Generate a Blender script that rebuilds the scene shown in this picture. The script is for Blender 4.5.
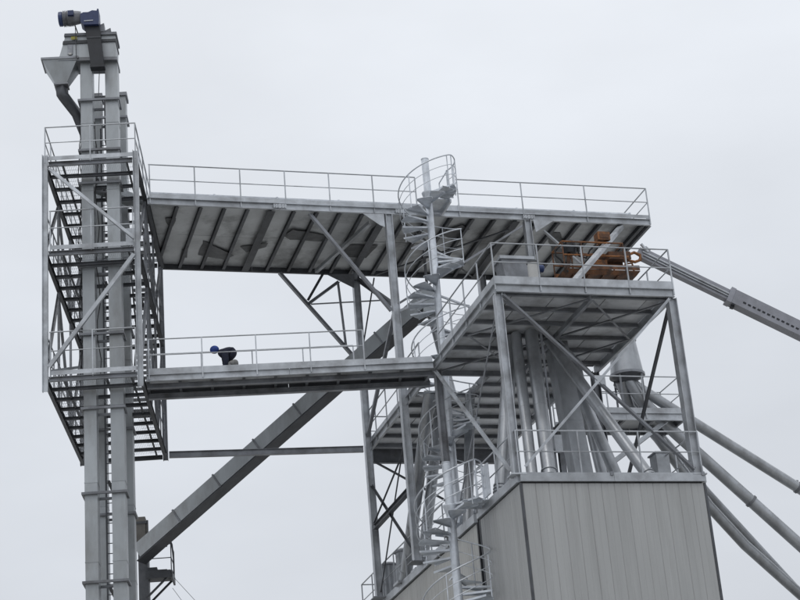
import bpy, math, random
from mathutils import Vector, Matrix
random.seed(7)
S = bpy.context.scene
for o in list(bpy.data.objects): bpy.data.objects.remove(o)
COL = S.collection

# ------------------------------------------------------------------ camera
FPX, PITCH, ROLL, AZA, AZB = 1737.47, .387345, -.0847028, .0662355, .293014
CAM = Vector((0, 0, 1.6))
_r = Vector((1, 0, 0)); _f = Vector((0, math.cos(PITCH), math.sin(PITCH))); _u = Vector((0, -math.sin(PITCH), math.cos(PITCH)))
RR = _r*math.cos(ROLL) + _u*math.sin(ROLL); UU = -_r*math.sin(ROLL) + _u*math.cos(ROLL); FF = _f
cd = bpy.data.cameras.new('camera'); co = bpy.data.objects.new('camera', cd); COL.objects.link(co)
m = Matrix((RR, UU, -FF)).transposed().to_4x4(); m.translation = CAM
co.matrix_world = m
cd.sensor_width = 36; cd.lens = FPX*36/800; cd.clip_end = 6000; cd.clip_start = .1
S.camera = co
# ------------------------------------------------------------------ sky, sun, exposure
SUN_EL, SUN_AZ = math.radians(58), math.radians(200)     # azimuth clockwise from +Y
W = bpy.data.worlds.new('World'); S.world = W; W.use_nodes = True
nt = W.node_tree; nt.nodes.clear()
def N(t, **k):
    n = nt.nodes.new(t)
    for a, b in k.items(): setattr(n, a, b)
    return n
sky = N('ShaderNodeTexSky', sky_type='NISHITA', sun_disc=False, sun_elevation=SUN_EL, sun_rotation=SUN_AZ)
hs = N('ShaderNodeHueSaturation'); hs.inputs['Saturation'].default_value = .25
tc = N('ShaderNodeTexCoord'); sp = N('ShaderNodeSeparateXYZ')
cr = N('ShaderNodeValToRGB')
e = cr.color_ramp.elements
e[0].position = 0; e[0].color = (.60, .628, .672, 1)
e[1].position = 1; e[1].color = (1.0, 1.02, 1.06, 1)
for p, c in ((.18, (.628, .660, .712, 1)), (.36, (.715, .752, .81, 1)), (.52, (.845, .882, .94, 1))):
    q = cr.color_ramp.elements.new(p); q.color = c
mp = N('ShaderNodeMapping'); mp.inputs['Scale'].default_value = (1.6, 1.6, 4.2)
nz = N('ShaderNodeTexNoise'); nz.inputs['Scale'].default_value = 2.1; nz.inputs['Detail'].default_value = 5; nz.inputs['Roughness'].default_value = .5
mr = N('ShaderNodeMapRange'); mr.inputs['From Min'].default_value = .3; mr.inputs['From Max'].default_value = .7; mr.inputs['To Min'].default_value = 9.65; mr.inputs['To Max'].default_value = 11.05
sc = N('ShaderNodeVectorMath', operation='SCALE')
mx = N('ShaderNodeMixRGB'); mx.inputs['Fac'].default_value = .92
bg = N('ShaderNodeBackground'); bg.inputs['Strength'].default_value = .1
ou = N('ShaderNodeOutputWorld')
L = nt.links.new
L(tc.outputs['Generated'], sp.inputs[0]); L(sp.outputs['Z'], cr.inputs['Fac'])
L(tc.outputs['Generated'], mp.inputs[0]); L(mp.outputs[0], nz.inputs['Vector']); L(nz.outputs['Fac'], mr.inputs['Value'])
L(cr.outputs['Color'], sc.inputs[0]); L(mr.outputs[0], sc.inputs['Scale'])
L(sky.outputs[0], hs.inputs['Color']); L(hs.outputs[0], mx.inputs['Color1']); L(sc.outputs[0], mx.inputs['Color2'])
L(mx.outputs[0], bg.inputs['Color']); L(bg.outputs[0], ou.inputs['Surface'])
sl = bpy.data.lights.new('sun', 'SUN'); sl.energy = .6; sl.angle = math.radians(25); sl.color = (1, .98, .95)
so = bpy.data.objects.new('sun', sl); COL.objects.link(so)
sd = Vector((math.sin(SUN_AZ)*math.cos(SUN_EL), math.cos(SUN_AZ)*math.cos(SUN_EL), math.sin(SUN_EL)))
so.rotation_euler = (-sd).to_track_quat('-Z', 'Y').to_euler(); so.location = (0, -20, 60)
vs = S.view_settings; vs.view_transform = 'Standard'; vs.look = 'None'; vs.exposure = 0; vs.gamma = 1; vs.use_curve_mapping = False

# ------------------------------------------------------------------ frames (A: elevator tower, B: silo block) and pixel rays
A1 = Vector((math.cos(AZA), math.sin(AZA), 0)); A2 = Vector((-math.sin(AZA), math.cos(AZA), 0))
B1 = Vector((math.cos(AZB), math.sin(AZB), 0)); B2 = Vector((-math.sin(AZB), math.cos(AZB), 0))
ZZ = Vector((0, 0, 1))
def PA(u, v, z): return A1*u + A2*v + ZZ*z
def PB(u, v, z): return B1*u + B2*v + ZZ*z
def ray(x, y): return (FF + RR*((x-400)/FPX) - UU*((y-300)/FPX)).normalized()
def at_z(x, y, z): d = ray(x, y); return CAM + d*((z-CAM.z)/d.z)
def at_v(x, y, v): d = ray(x, y); return CAM + d*((v - CAM.dot(B2))/d.dot(B2))
def at_u(x, y, u): d = ray(x, y); return CAM + d*((u - CAM.dot(B1))/d.dot(B1))
def at_av(x, y, v): d = ray(x, y); return CAM + d*((v - CAM.dot(A2))/d.dot(A2))
def ub(p): return p.dot(B1)
def vb(p): return p.dot(B2)

# ------------------------------------------------------------------ materials
def mat(name, col, rough=.55, metal=0., var=.12, nscale=3., bump=.08, stain=None, stretch=(1, 1, 1), stain_scale=1.2, stain_lo=.48, stain_hi=.68, rnd=.10, detail_scale=40):
    M = bpy.data.materials.new(name); M.use_nodes = True
    n = M.node_tree; b = n.nodes['Principled BSDF']; k = n.links.new
    T = n.nodes.new('ShaderNodeTexCoord'); mp = n.nodes.new('ShaderNodeMapping'); mp.inputs['Scale'].default_value = stretch
    k(T.outputs['Object'], mp.inputs[0])
    a = n.nodes.new('ShaderNodeTexNoise'); a.inputs['Scale'].default_value = nscale; a.inputs['Detail'].default_value = 6; a.inputs['Roughness'].default_value = .6
    k(mp.outputs[0], a.inputs['Vector'])
    r = n.nodes.new('ShaderNodeMapRange'); r.inputs['From Min'].default_value = .3; r.inputs['From Max'].default_value = .7
    r.inputs['To Min'].default_value = 1-var; r.inputs['To Max'].default_value = 1+var
    k(a.outputs['Fac'], r.inputs['Value'])
    oi = n.nodes.new('ShaderNodeObjectInfo'); r2 = n.nodes.new('ShaderNodeMapRange'); r2.inputs['To Min'].default_value = 1-rnd; r2.inputs['To Max'].default_value = 1+rnd
    k(oi.outputs['Random'], r2.inputs['Value'])
    mu = n.nodes.new('ShaderNodeMath'); mu.operation = 'MULTIPLY'; k(r.outputs[0], mu.inputs[0]); k(r2.outputs[0], mu.inputs[1])
    s = n.nodes.new('ShaderNodeVectorMath'); s.operation = 'SCALE'; s.inputs[0].default_value = col; k(mu.outputs[0], s.inputs['Scale'])
    out = s.outputs[0]
    if stain:
        g = n.nodes.new('ShaderNodeTexNoise'); g.inputs['Scale'].default_value = stain_scale; g.inputs['Detail'].default_value = 8; g.inputs['Roughness'].default_value = .65
        k(mp.outputs[0], g.inputs['Vector'])
        rr = n.nodes.new('ShaderNodeMapRange'); rr.inputs['From Min'].default_value = stain_lo; rr.inputs['From Max'].default_value = stain_hi; rr.inputs['To Max'].default_value = stain[3]
        k(g.outputs['Fac'], rr.inputs['Value'])
        x = n.nodes.new('ShaderNodeMixRGB'); x.inputs['Color2'].default_value = (*stain[:3], 1); k(rr.outputs[0], x.inputs['Fac']); k(out, x.inputs['Color1']); out = x.outputs[0]
    k(out, b.inputs['Base Color'])
    d = n.nodes.new('ShaderNodeTexNoise'); d.inputs['Scale'].default_value = detail_scale; d.inputs['Detail'].default_value = 4; k(T.outputs['Object'], d.inputs['Vector'])
    rg = n.nodes.new('ShaderNodeMapRange'); rg.inputs['To Min'].default_value = max(.05, rough-.12); rg.inputs['To Max'].default_value = min(1, rough+.12)
    k(d.outputs['Fac'], rg.inputs['Value']); k(rg.outputs[0], b.inputs['Roughness'])
    b.inputs['Metallic'].default_value = metal
    if bump:
        u = n.nodes.new('ShaderNodeBump'); u.inputs['Strength'].default_value = bump; u.inputs['Distance'].default_value = .02
        k(a.outputs['Fac'], u.inputs['Height']); k(u.outputs[0], b.inputs['Normal'])
    return M
M = {}
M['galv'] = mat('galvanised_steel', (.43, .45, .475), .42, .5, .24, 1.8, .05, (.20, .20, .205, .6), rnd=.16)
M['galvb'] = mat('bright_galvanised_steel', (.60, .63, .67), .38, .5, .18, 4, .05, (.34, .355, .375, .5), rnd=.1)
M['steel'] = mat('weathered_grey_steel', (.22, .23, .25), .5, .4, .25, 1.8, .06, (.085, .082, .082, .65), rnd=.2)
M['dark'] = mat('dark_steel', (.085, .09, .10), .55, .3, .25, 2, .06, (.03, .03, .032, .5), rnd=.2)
M['trunk'] = mat('elevator_trunk_steel', (.35, .37, .385), .42, .5, .16, 1.4, .08, (.18, .175, .165, .5), (1, 1, .35))
M['clad'] = mat('grey_cladding', (.36, .366, .365), .5, .15, .08, 1.2, .03, (.27, .272, .268, .55), (2.2, 2.2, .16), 1.6, .5, .75, .014)
M['cladb'] = mat('pale_cladding', (.385, .385, .37), .5, .15, .08, 1.2, .03, (.26, .255, .235, .55), (2.2, 2.2, .16), 1.6, .48, .75, .016)
M['sheet'] = mat('soffit_sheet', (.47, .485, .495), .45, .3, .2, .9, .14, (.085, .085, .085, .85), (1, 1, 1), .75, .5, .72, .16)
M['plate'] = mat('deck_plate', (.55, .565, .585), .45, .25, .2, 1.4, .08, (.2, .195, .19, .6), (1, 1, 1), 1.1, .5, .68, .2)
M['pipe'] = mat('spout_pipe_steel', (.36, .375, .395), .36, .6, .2, 1.8, .06, (.16, .16, .16, .6), (1, 1, .6), rnd=.05)
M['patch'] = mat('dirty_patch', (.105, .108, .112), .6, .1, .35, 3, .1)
M['navy'] = mat('navy_paint', (.022, .036, .10), .4, .1, .2, 6, .05)
M['black'] = mat('black_guard', (.014, .016, .021), .5, .1, .25, 5, .05)
M['blue'] = mat('blue_paint', (.018, .036, .11), .4, .05, .15, 6, .04)
M['wrap'] = mat('plastic_wrap', (.15, .155, .17), .3, .1, .35, 6, .4)
M['rust'] = mat('rusty_orange_paint', (.135, .056, .022), .65, .05, .35, 5, .15, (.045, .026, .018, .85), (1, 1, 1), 3.2, .42, .58)
M['orange'] = mat('orange_paint', (.29, .112, .03), .6, 0, .25, 5, .1, (.06, .032, .02, .85), (1, 1, 1), 4, .42, .6)
M['boom'] = mat('boom_grey_paint', (.27, .275, .305), .38, .3, .12, 2, .03, (.11, .11, .115, .4))
M['rubber'] = mat('black_rubber', (.02, .02, .021), .8, 0, .2, 8, .1)
M['yellow'] = mat('yellow_tag', (.34, .31, .06), .6)
M['white'] = mat('white_paint', (.46, .46, .45), .5, 0, .08, 3, .03, (.4, .39, .36, .5))
M['jacket'] = mat('dark_navy_jacket', (.011, .014, .03), .85, 0, .25, 14, .3)
M['trouser'] = mat('pale_grey_trousers', (.22, .22, .215), .9, 0, .2, 12, .3)
M['hood'] = mat('blue_hood', (.012, .04, .20), .75, 0, .2, 12, .3)
M['skin'] = mat('skin', (.42, .24, .17), .6, 0, .1, 12, .05)
M['brown'] = mat('brown_weathered_steel', (.12, .114, .106), .7, .1, .25, 3, .1, (.06, .05, .042, .6))
M['ground'] = mat('yard_concrete', (.36, .355, .34), .9, 0, .2, .15, .2, (.25, .245, .235, .7), (1, 1, 1), .05)

# ------------------------------------------------------------------ geometry helpers: a geo is (verts, faces, smooth flags)
def prof_box(w, h): return [(-w/2, -h/2), (w/2, -h/2), (w/2, h/2), (-w/2, h/2)]
def prof_I(w, h, t=.014):
    a, b, s = w/2, h/2, t/2
    return [(-a, -b), (a, -b), (a, -b+t), (s, -b+t), (s, b-t), (a, b-t), (a, b), (-a, b), (-a, b-t), (-s, b-t), (-s, -b+t), (-a, -b+t)]
def prof_C(w, h, t=.012):   # web at x=-w/2, flanges to +x
    a, b = w/2, h/2
    return [(-a, -b), (a, -b), (a, -b+t), (-a+t, -b+t), (-a+t, b-t), (a, b-t), (a, b), (-a, b)]
def prof_Lg(w, t=.01):
    a = w/2
    return [(-a, -a), (a, -a), (a, -a+t), (-a+t, -a+t), (-a+t, a), (-a, a)]
def prof_c(r, n=10): return [(r*math.cos(2*math.pi*i/n), r*math.sin(2*math.pi*i/n)) for i in range(n)]
def ext(p0, p1, prof, up=ZZ, smooth=False, p1prof=None):
    p0 = Vector(p0); p1 = Vector(p1); d = (p1-p0).normalized()
    if abs(d.dot(up)) > .995: up = B2 if abs(d.dot(B2)) < .9 else B1
    s = d.cross(up).normalized(); w = s.cross(d)
    q = p1prof or prof
    v = [p0+s*x+w*y for x, y in prof] + [p1+s*x+w*y for x, y in q]
    n = len(prof)
    f = [(i, (i+1) % n, n+(i+1) % n, n+i) for i in range(n)] + [tuple(range(n-1, -1, -1)), tuple(range(n, 2*n))]
    if smooth:
        v = v+v; f[-2] = tuple(i+2*n for i in f[-2]); f[-1] = tuple(i+2*n for i in f[-1])
    return v, f, [smooth]*n + [False, False]
def tube(p0, p1, r, n=10, r1=None): return ext(p0, p1, prof_c(r, n), smooth=True, p1prof=prof_c(r1, n) if r1 else None)
def sweep(pts, r, n=8, closed=False, rs=None):
    pts = [Vector(p) for p in pts]; m_ = len(pts); v = []; f = []
    prev = None
    for i, p in enumerate(pts):
        if closed: d = pts[(i+1) % m_]-pts[i-1]
        else: d = pts[min(i+1, m_-1)]-pts[max(i-1, 0)]
        d.normalize()
        if prev is None:
            up = ZZ if abs(d.z) < .95 else B1
            s = d.cross(up).normalized()
        else:
            s = (prev - d*prev.dot(d)).normalized()
        prev = s; w = d.cross(s)
        rad = rs[i] if rs else r
        if 0 < i < m_-1 or closed:
            a = (pts[i]-pts[i-1]).normalized(); c = max(.5, abs(a.dot(d))); k = 1/c
        else: k = 1
        for j in range(n):
            t = 2*math.pi*j/n
            v.append(p + (s*math.cos(t)+w*math.sin(t))*rad)
    for i in range(m_ if closed else m_-1):
        i2 = (i+1) % m_
        for j in range(n): f.append((i*n+j, i*n+(j+1) % n, i2*n+(j+1) % n, i2*n+j))
    sm = [True]*len(f)
    if not closed:
        k = len(v); v += v[:n]+v[(m_-1)*n:m_*n]
        f += [tuple(range(k+n-1, k-1, -1)), tuple(range(k+n, k+2*n))]; sm += [False, False]
    return v, f, sm
def hexa(a):      # 8 points: bottom four (ccw), top four
    return [Vector(p) for p in a], [(3, 2, 1, 0), (4, 5, 6, 7), (0, 1, 5, 4), (1, 2, 6, 5), (2, 3, 7, 6), (3, 0, 4, 7)], [False]*6
def bx(F, u0, u1, v0, v1, z0, z1):   # box in frame F (PA or PB)
    return hexa([F(u0, v0, z0), F(u1, v0, z0), F(u1, v1, z0), F(u0, v1, z0), F(u0, v0, z1), F(u1, v0, z1), F(u1, v1, z1), F(u0, v1, z1)])
def lathe(c, prof, n=20, axis=ZZ):      # each band has its own vertices: crisp edges between bands, round sides
    c = Vector(c); up = B1 if abs(axis.dot(B1)) < .9 else ZZ
    s = axis.cross(up).normalized(); w = axis.cross(s); v = []; f = []
    def ring(r, h):
        k = len(v)
        for j in range(n):
            t = 2*math.pi*j/n; v.append(c+axis*h+(s*math.cos(t)+w*math.sin(t))*r)
        return k
    for i in range(len(prof)-1):
        a, b = ring(*prof[i]), ring(*prof[i+1])
        for j in range(n): f.append((a+j, a+(j+1) % n, b+(j+1) % n, b+j))
    sm = [True]*len(f)
    a, b = ring(*prof[0]), ring(*prof[-1])
    f += [tuple(range(a+n-1, a-1, -1)), tuple(range(b, b+n))]; sm += [False, False]
    return v, f, sm
def prism(pts, off):   # polygon extruded by vector
    n = len(pts); off = Vector(off); v = [Vector(p) for p in pts]+[Vector(p)+off for p in pts]
    return v, [tuple(range(n-1, -1, -1)), tuple(range(n, 2*n))]+[(i, (i+1) % n, n+(i+1) % n, n+i) for i in range(n)], [False]*(n+2)

def thing(name, loc, label, cat, group=None):
    o = bpy.data.objects.new(name, None); COL.objects.link(o); o.location = loc; o.empty_display_size = .3
    o['label'] = label; o['category'] = cat
    if group: o['group'] = group
    o['_r'] = [loc[0], loc[1], loc[2]]
    return o
def root_loc(o):
    while o.parent: o = o.parent
    return o.location
def orient(v, f):
    c = sum(v, Vector())/len(v); vol = 0
    for q in f:
        a = v[q[0]]-c
        for i in range(1, len(q)-1): vol += a.dot((v[q[i]]-c).cross(v[q[i+1]]-c))
    return [tuple(reversed(q)) for q in f] if vol < 0 else f
def part(name, geos, material, parent=None, label=None, kind=None, loc=None):
    if isinstance(geos, tuple): geos = [geos]
    base = Vector(root_loc(parent)) if parent else Vector(loc if loc is not None else (0, 0, 0))
    V = []; F = []; SM = []
    for v, f, s in geos:
        f = orient(v, f); k = len(V); V += [p-base for p in v]; F += [tuple(i+k for i in q) for q in f]; SM += s
    me = bpy.data.meshes.new(name); me.from_pydata([tuple(p) for p in V], [], F); me.update()
    me.polygons.foreach_set('use_smooth', SM)
    me.materials.append(M[material] if isinstance(material, str) else material)
    o = bpy.data.objects.new(name, me); COL.objects.link(o)
    if parent: o.parent = parent
    else: o.location = base
    if label: o['label'] = label
    if kind: o['kind'] = kind
    return o
def single(name, geos, material, label, cat, loc, group=None, kind=None):
    o = part(name, geos, material, None, label, kind, loc)
    if cat: o['category'] = cat
    if group: o['group'] = group
    return o

def rail(T, pts, top, mid, bottom, spacing=1.3, material='galv', toe=None, out=None, r=.021, name='guard_rail', closed=False, ends=(True, True)):
    """top rail (part) with mid rail, posts and toe board as its sub-parts; pts: plan points (Vector), heights absolute"""
    P = [Vector((p.x, p.y, 0)) for p in pts]
    g = part(name, sweep_poly([p+ZZ*top for p in P], r), material, T)
    part('mid_rail', sweep_poly([p+ZZ*mid for p in P], r*.8), material, g)
    for i in range(len(P)-1):
        a, b = P[i], P[i+1]; n = max(1, round((b-a).length/spacing)); d = (b-a).normalized()
        for k in range(n+1):
            if k == n and i < len(P)-2: continue
            if (i == 0 and k == 0 and not ends[0]) or (i == len(P)-2 and k == n and not ends[1]): continue
            q = a+(b-a)*(k/n)
            if k == 0 and i == 0: q += d*.03
            part('post', ext(q+ZZ*bottom, q+ZZ*top, prof_box(.035, .035), up=d), material, g)
        if toe:
            part('toe_board', ext(a+d*.01+ZZ*(toe[0]+toe[1])/2, b-d*.01+ZZ*(toe[0]+toe[1])/2, prof_box(.008, toe[1]-toe[0])), material, g)
    return g
def sweep_poly(pts, r, n=8):
    return [tube(pts[i], pts[i+1], r, n) for i in range(len(pts)-1)]

# ================================================================== ground
gv = [(-1500, -300, 0), (1500, -300, 0), (1500, 2500, 0), (-1500, 2500, 0)]
g = single('ground', ([Vector(p) for p in gv], [(0, 1, 2, 3)], [False]), 'ground', 'pale concrete yard below the silos', None, (0, 0, 0), kind='structure')

# ================================================================== silos
ZS = 13.85
def silo(name, u0, u1, v0, v1, label, m_, front=True, pitch=.365):
    T = thing(name, PB((u0+u1)/2, (v0+v1)/2, 0), label, 'silo', 'clad storage silos')
    part('core', bx(PB, u0+.07, u1-.07, v0+.07, v1-.07, 0, ZS-.06), 'dark', T)
    def face(a, b, F):
        n = round((b-a)/pitch); w = (b-a)/n
        for i in range(n):
            x0 = a+i*w+.0005; x1 = a+(i+1)*w-.0005; e_ = random.uniform(.016, .026); d_ = random.uniform(-.003, .003)
            # shallow tray panel: raised field, folded edges going back into the joint, one stiffening crease
            pr = [(x0, .012), (x0+.004, .008), (x0+e_, d_), (x0+w*.46, d_), (x0+w*.5, d_+.006), (x0+w*.54, d_), (x1-e_, d_), (x1-.004, .008), (x1, .012)]
            v = [F(x, y, .02) for x, y in pr]+[F(x, y, ZS-.24) for x, y in pr]; k = len(pr)
            part('panel', (v, [(j, j+1, k+j+1, k+j) for j in range(k-1)], [False]*(k-1)), m_, T)
    face(u0+.05, u1-.05, lambda x, y, z: PB(x, v0+y, z))
    face(v0+.05, v1-.05, lambda x, y, z: PB(u0+y, x, z))
    face(v0+.05, v1-.05, lambda x, y, z: PB(u1-y, x, z))
    for (a, b) in ((u0, v0), (u1, v0), (u0, v1), (u1, v1)):
        part('corner_trim', bx(PB, *((a-.012, a+.05) if a == u0 else (a-.05, a+.012)), *((b-.012, b+.05) if b == v0 else (b-.05, b+.012)), 0, ZS-.23), 'dark', T)
    part('roof', bx(PB, u0+.03, u1-.03, v0+.03, v1-.03, ZS-.06, ZS-.02), 'plate', T)
    # folded roof edge, in lengths
    def edge(F, a, b):
        n = max(1, round((b-a)/2.6)); w = (b-a)/n
        for i in range(n):
            j = random.uniform(-.008, .008)
            x0, x1 = a+i*w+.003, a+(i+1)*w-.003
            part('roof_edge', hexa([F(x0, -.07, ZS-.20+j), F(x1, -.07, ZS-.20-j), F(x1, .04, ZS-.20-j), F(x0, .04, ZS-.20+j), F(x0, -.07, ZS+.03+j), F(x1, -.07, ZS+.03), F(x1, .04, ZS+.03), F(x0, .04, ZS+.03+j)]), 'galv', T)
            part('edge_clip', hexa([F(x1-.1, -.10, ZS-.05), F(x1-.02, -.10, ZS-.05), F(x1-.02, -.072, ZS-.05), F(x1-.1, -.072, ZS-.05), F(x1-.1, -.10, ZS+.05), F(x1-.02, -.10, ZS+.05), F(x1-.02, -.072, ZS+.05), F(x1-.1, -.072, ZS+.05)]), 'steel', T)
    if front: edge(lambda x, y, z: PB(x, v0+y, z), u0, u1)
    edge(lambda x, y, z: PB(u0+y, x, z), v0+.045, v1)
    edge(lambda x, y, z: PB(u1-y, x, z), v0+.045, v1)
    return T
SU0, SU1, SV0, SV1 = 14.72, 19.80, 39.72, 56.2
silo_front = silo('clad_silo', SU0, SU1, SV0, 43.16, 'grey ribbed metal clad silo with the wide front face at bottom right', 'clad')
silo_rear = silo('clad_silo', SU0+.02, SU1-.02, 43.42, SV1, 'pale clad silo behind the grey front one, beyond the dark vertical gap', 'cladb', front=False)
TR = thing('roof_guard_rail', PB(SU0, SV0, ZS), 'galvanised guard rail around the silo roof edge below the high platform', 'guard rail')
rail(TR, [PB(SU0+.02, 43.25, 0), PB(SU0+.02, SV0+.02, 0), PB(SU1-.02, SV0+.02, 0), PB(SU1-.02, 47, 0)], 15.02, 14.46, ZS+.03, 1.55, 'galv')
rail(TR, [PB(SU0+.02, 46.4, 0), PB(SU0+.02, SV1-.05, 0), PB(SU1-2, SV1-.05, 0)], 15.02, 14.46, ZS+.03, 1.4, 'galv')

# ================================================================== high platform on legs (level with footbridge)
PU0, PU1, PV0, PVR, PV1 = 14.62, 19.72, 39.72, 45.7, 53.75
TP = thing('high_platform', PB(17, 42, ZS), 'grey steel platform with joisted underside on legs above the grey silo', 'platform')
def leg(u, v, z0, z1, s=.22, m_='steel'):
    o = part('leg', ext(PB(u, v, z0+.02), PB(u, v, z1), prof_I(s, s, .02), up=B1), m_, TP)
    part('base_plate', bx(PB, u-.2, u+.2, v-.2, v+.2, z0-.015, z0+.019), m_, o)
    return o
leg(PU0+.08, PV0+.12, ZS, 18.83, .21, 'galv'); leg(PU1-.06, PV0+.12, ZS, 18.83, .24, 'galv')
leg(PU0+.08, 45.55, ZS, 18.83, .2); leg(PU1-.10, PVR-.15, ZS, 18.83)
# edge channels
FZ0, FZ1 = 18.84, 19.07
def ch(a, b, z0, z1, name='edge_channel', m_='galv', w=.08, flip=False):
    pr = prof_C(w, z1-z0)
    if flip: pr = [(-x, y) for x, y in pr]
    return part(name, ext(Vector((a.x, a.y, (z0+z1)/2)), Vector((b.x, b.y, (z0+z1)/2)), pr), m_, TP)
ch(PB(PU0, PV0, 0), PB(PU1, PV0, 0), FZ0, FZ1, flip=False)
ch(PB(PU0, PV0+.05, 0), PB(PU0, PV1, 0), FZ0-.02, FZ1, flip=True)
ch(PB(PU1, PV0+.05, 0), PB(PU1, PVR, 0), FZ0-.02, FZ1)
ch(PB(PU0+.06, PV1, 0), PB(19.3, PV1, 0), 18.55, FZ1, 'edge_beam', 'steel', .14)
ch(PB(19.3, PVR+.06, 0), PB(19.3, PV1-.1, 0), FZ0-.02, FZ1)
ch(PB(17.35, PV0+.06, 0), PB(17.35, PVR, 0), 18.72, 18.86, 'girder', 'steel', .1)
HU0, HU1, HV0, HV1 = 14.66, 16.45, 46.15, 48.15     # stair opening
jv = [40.15+i*1.0 for i in range(16)]
for v in jv:
    if v > PV1-.2: break
    e_ = PU1 if v < PVR else 19.3
    a0 = HU1+.05 if HV0+.1 < v < HV1-.1 else PU0+.05
    heavy = (abs(v-PVR) < .5)
    part('joist', ext(PB(a0, v, 18.975), PB(e_-.05, v, 18.975), prof_I(.09, .105 if not heavy else .2, .012)), 'steel', TP)
# deck plates between joists, with narrow seams
rows = [PV0+.06]+[v for v in jv if v < PV1-.3]+[PV1-.08]
for i in range(len(rows)-1):
    v0, v1 = rows[i], rows[i+1]; e_ = (PU1 if v1 < PVR+.3 else 19.3)-.06
    x = HU1+.06 if (v1 > HV0+.1 and v0 < HV1-.1) else PU0+.06; off = random.uniform(.5, 1.5); first = True
    while x < e_-.05:
        w = off if first else random.choice((1.2, 1.5, 1.5)); first = False
        x1 = min(x+w, e_)
        if e_-x1 < .3: x1 = e_
        if True:
            dz = random.uniform(-.006, .006); t = random.uniform(-.006, .006)
            part('deck_plate', hexa([PB(x+.012, v0+.006, 19.04+dz), PB(x1-.012, v0+.006, 19.04+dz+t), PB(x1-.012, v1-.006, 19.04-dz+t), PB(x+.012, v1-.006, 19.04-dz), PB(x+.012, v0+.006, 19.052+dz), PB(x1-.012, v0+.006, 19.052+dz+t), PB(x1-.012, v1-.006, 19.052-dz+t), PB(x+.012, v1-.006, 19.052-dz)]), 'plate', TP)
        x = x1
for q in ((PU0+.06, PU1-.06, PV0+.06, PVR), (PU0+.06, 19.24, PVR+.001, HV0), (HU1, 19.24, HV0+.001, HV1), (PU0+.06, 19.24, HV1+.001, PV1-.08)):
    part('seam_backing', bx(PB, *q, 19.066, 19.075), 'dark', TP)  # dark backing added over the plates to block sky light through their seams
ch(PB(HU1, HV0, 0), PB(HU1, HV1, 0), FZ0, FZ1, 'opening_trimmer', 'steel')
# toe boards as upper fascia + rails
rail(TP, [PB(PU0, 44.9, 0), PB(PU0, PV0, 0), PB(PU1, PV0, 0), PB(PU1, PVR, 0)], 20.25, 19.7, 18.9, 1.45, 'galv', toe=(19.09, 19.30))
rail(TP, [PB(PU0, 46.9, 0), PB(PU0, PV1, 0), PB(19.3, PV1, 0)], 20.2, 19.68, 18.9, 1.35, 'galv', toe=(19.09, 19.25))
def br(T, a, b, w=.07, m_='steel', name='brace', round_=False):
    return part(name, tube(a, b, w/2, 8) if round_ else ext(a, b, prof_Lg(w, .012)), m_, T)
# front face cross brace, with gusset at the crossing
fa, fb_ = PB(PU0+.2, PV0-.02, 18.78), PB(PU1-.15, PV0-.02, ZS+.15)
br(TP, fa, fb_, .12); br(TP, PB(PU0+.25, PV0-.11, ZS+.18), PB(PU1-.2, PV0-.11, 18.76), .065, 'galv')
c_ = PB((PU0+PU1)/2+.03, PV0-.065, 16.4)
part('gusset', bx(PB, ub(c_)-.13, ub(c_)+.13, PV0-.066, PV0-.062, c_.z-.12, c_.z+.12), 'galv', TP)
# left face braces
br(TP, PB(PU0-.02, 45.5, 18.8), PB(PU0-.02, PV0+.3, ZS+.2), .08, 'galv'); br(TP, PB(PU0+.12, PV0+.2, 18.7), PB(PU0+.12, 45.45, ZS+.1), .045, 'steel', round_=True)
# right face brace
br(TP, PB(PU1-.05, PV0+.2, 18.8), PB(PU1-.05, PVR-.3, ZS+.3), .08, 'dark')
# plan bracing under the joists
for v0, v1 in ((PV0+.2, 42.7), (42.7, PVR-.1)):
    br(TP, PB(PU0+.15, v0, 18.80), PB(17.3, v1, 18.80), .06); br(TP, PB(PU0+.15, v1, 18.80), PB(17.3, v0, 18.80), .06)
    br(TP, PB(17.4, v0, 18.80), PB(PU1-.12, v1, 18.80), .06); br(TP, PB(17.4, v1, 18.80), PB(PU1-.12, v0, 18.80), .06)

# ================================================================== conveyor bridge
BU0, BU1, BV0, BV1, BZ = 6.78, 23.64, 48.58, 53.42, 25.30
def uL(v): return BU0+(v-BV0)*.232
TB = thing('conveyor_bridge', PB(15, 51, ZS), 'long covered conveyor bridge with a stained pale underside and guard rails on top', 'bridge')
def cho(T, a, b, z0, z1, name, m_, w=.09, flip=False):
    pr = prof_C(w, z1-z0)
    if flip: pr = [(-x, y) for x, y in pr]
    return part(name, ext(Vector((a.x, a.y, (z0+z1)/2)), Vector((b.x, b.y, (z0+z1)/2)), pr), m_, T)
xs = [uL(BV0), 10.95, 14.95, 19.3, BU1]
for i in range(4):
    cho(TB, PB(xs[i]+(.01 if i else 0), BV0, 0), PB(xs[i+1]-.01, BV0, 0), BZ-.02, BZ+.20, 'edge_channel', 'galv')
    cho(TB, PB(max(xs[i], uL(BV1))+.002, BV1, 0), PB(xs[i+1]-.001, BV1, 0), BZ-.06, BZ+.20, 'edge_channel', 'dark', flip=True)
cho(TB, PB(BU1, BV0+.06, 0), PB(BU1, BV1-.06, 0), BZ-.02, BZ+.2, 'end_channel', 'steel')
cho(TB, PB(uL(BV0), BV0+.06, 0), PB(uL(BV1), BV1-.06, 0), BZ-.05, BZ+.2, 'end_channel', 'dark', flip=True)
jx = [7.72+i*.745 for i in range(22)]
thick = {4, 9, 15}
jx = [x for x in jx if x < BU1-.1]
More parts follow.
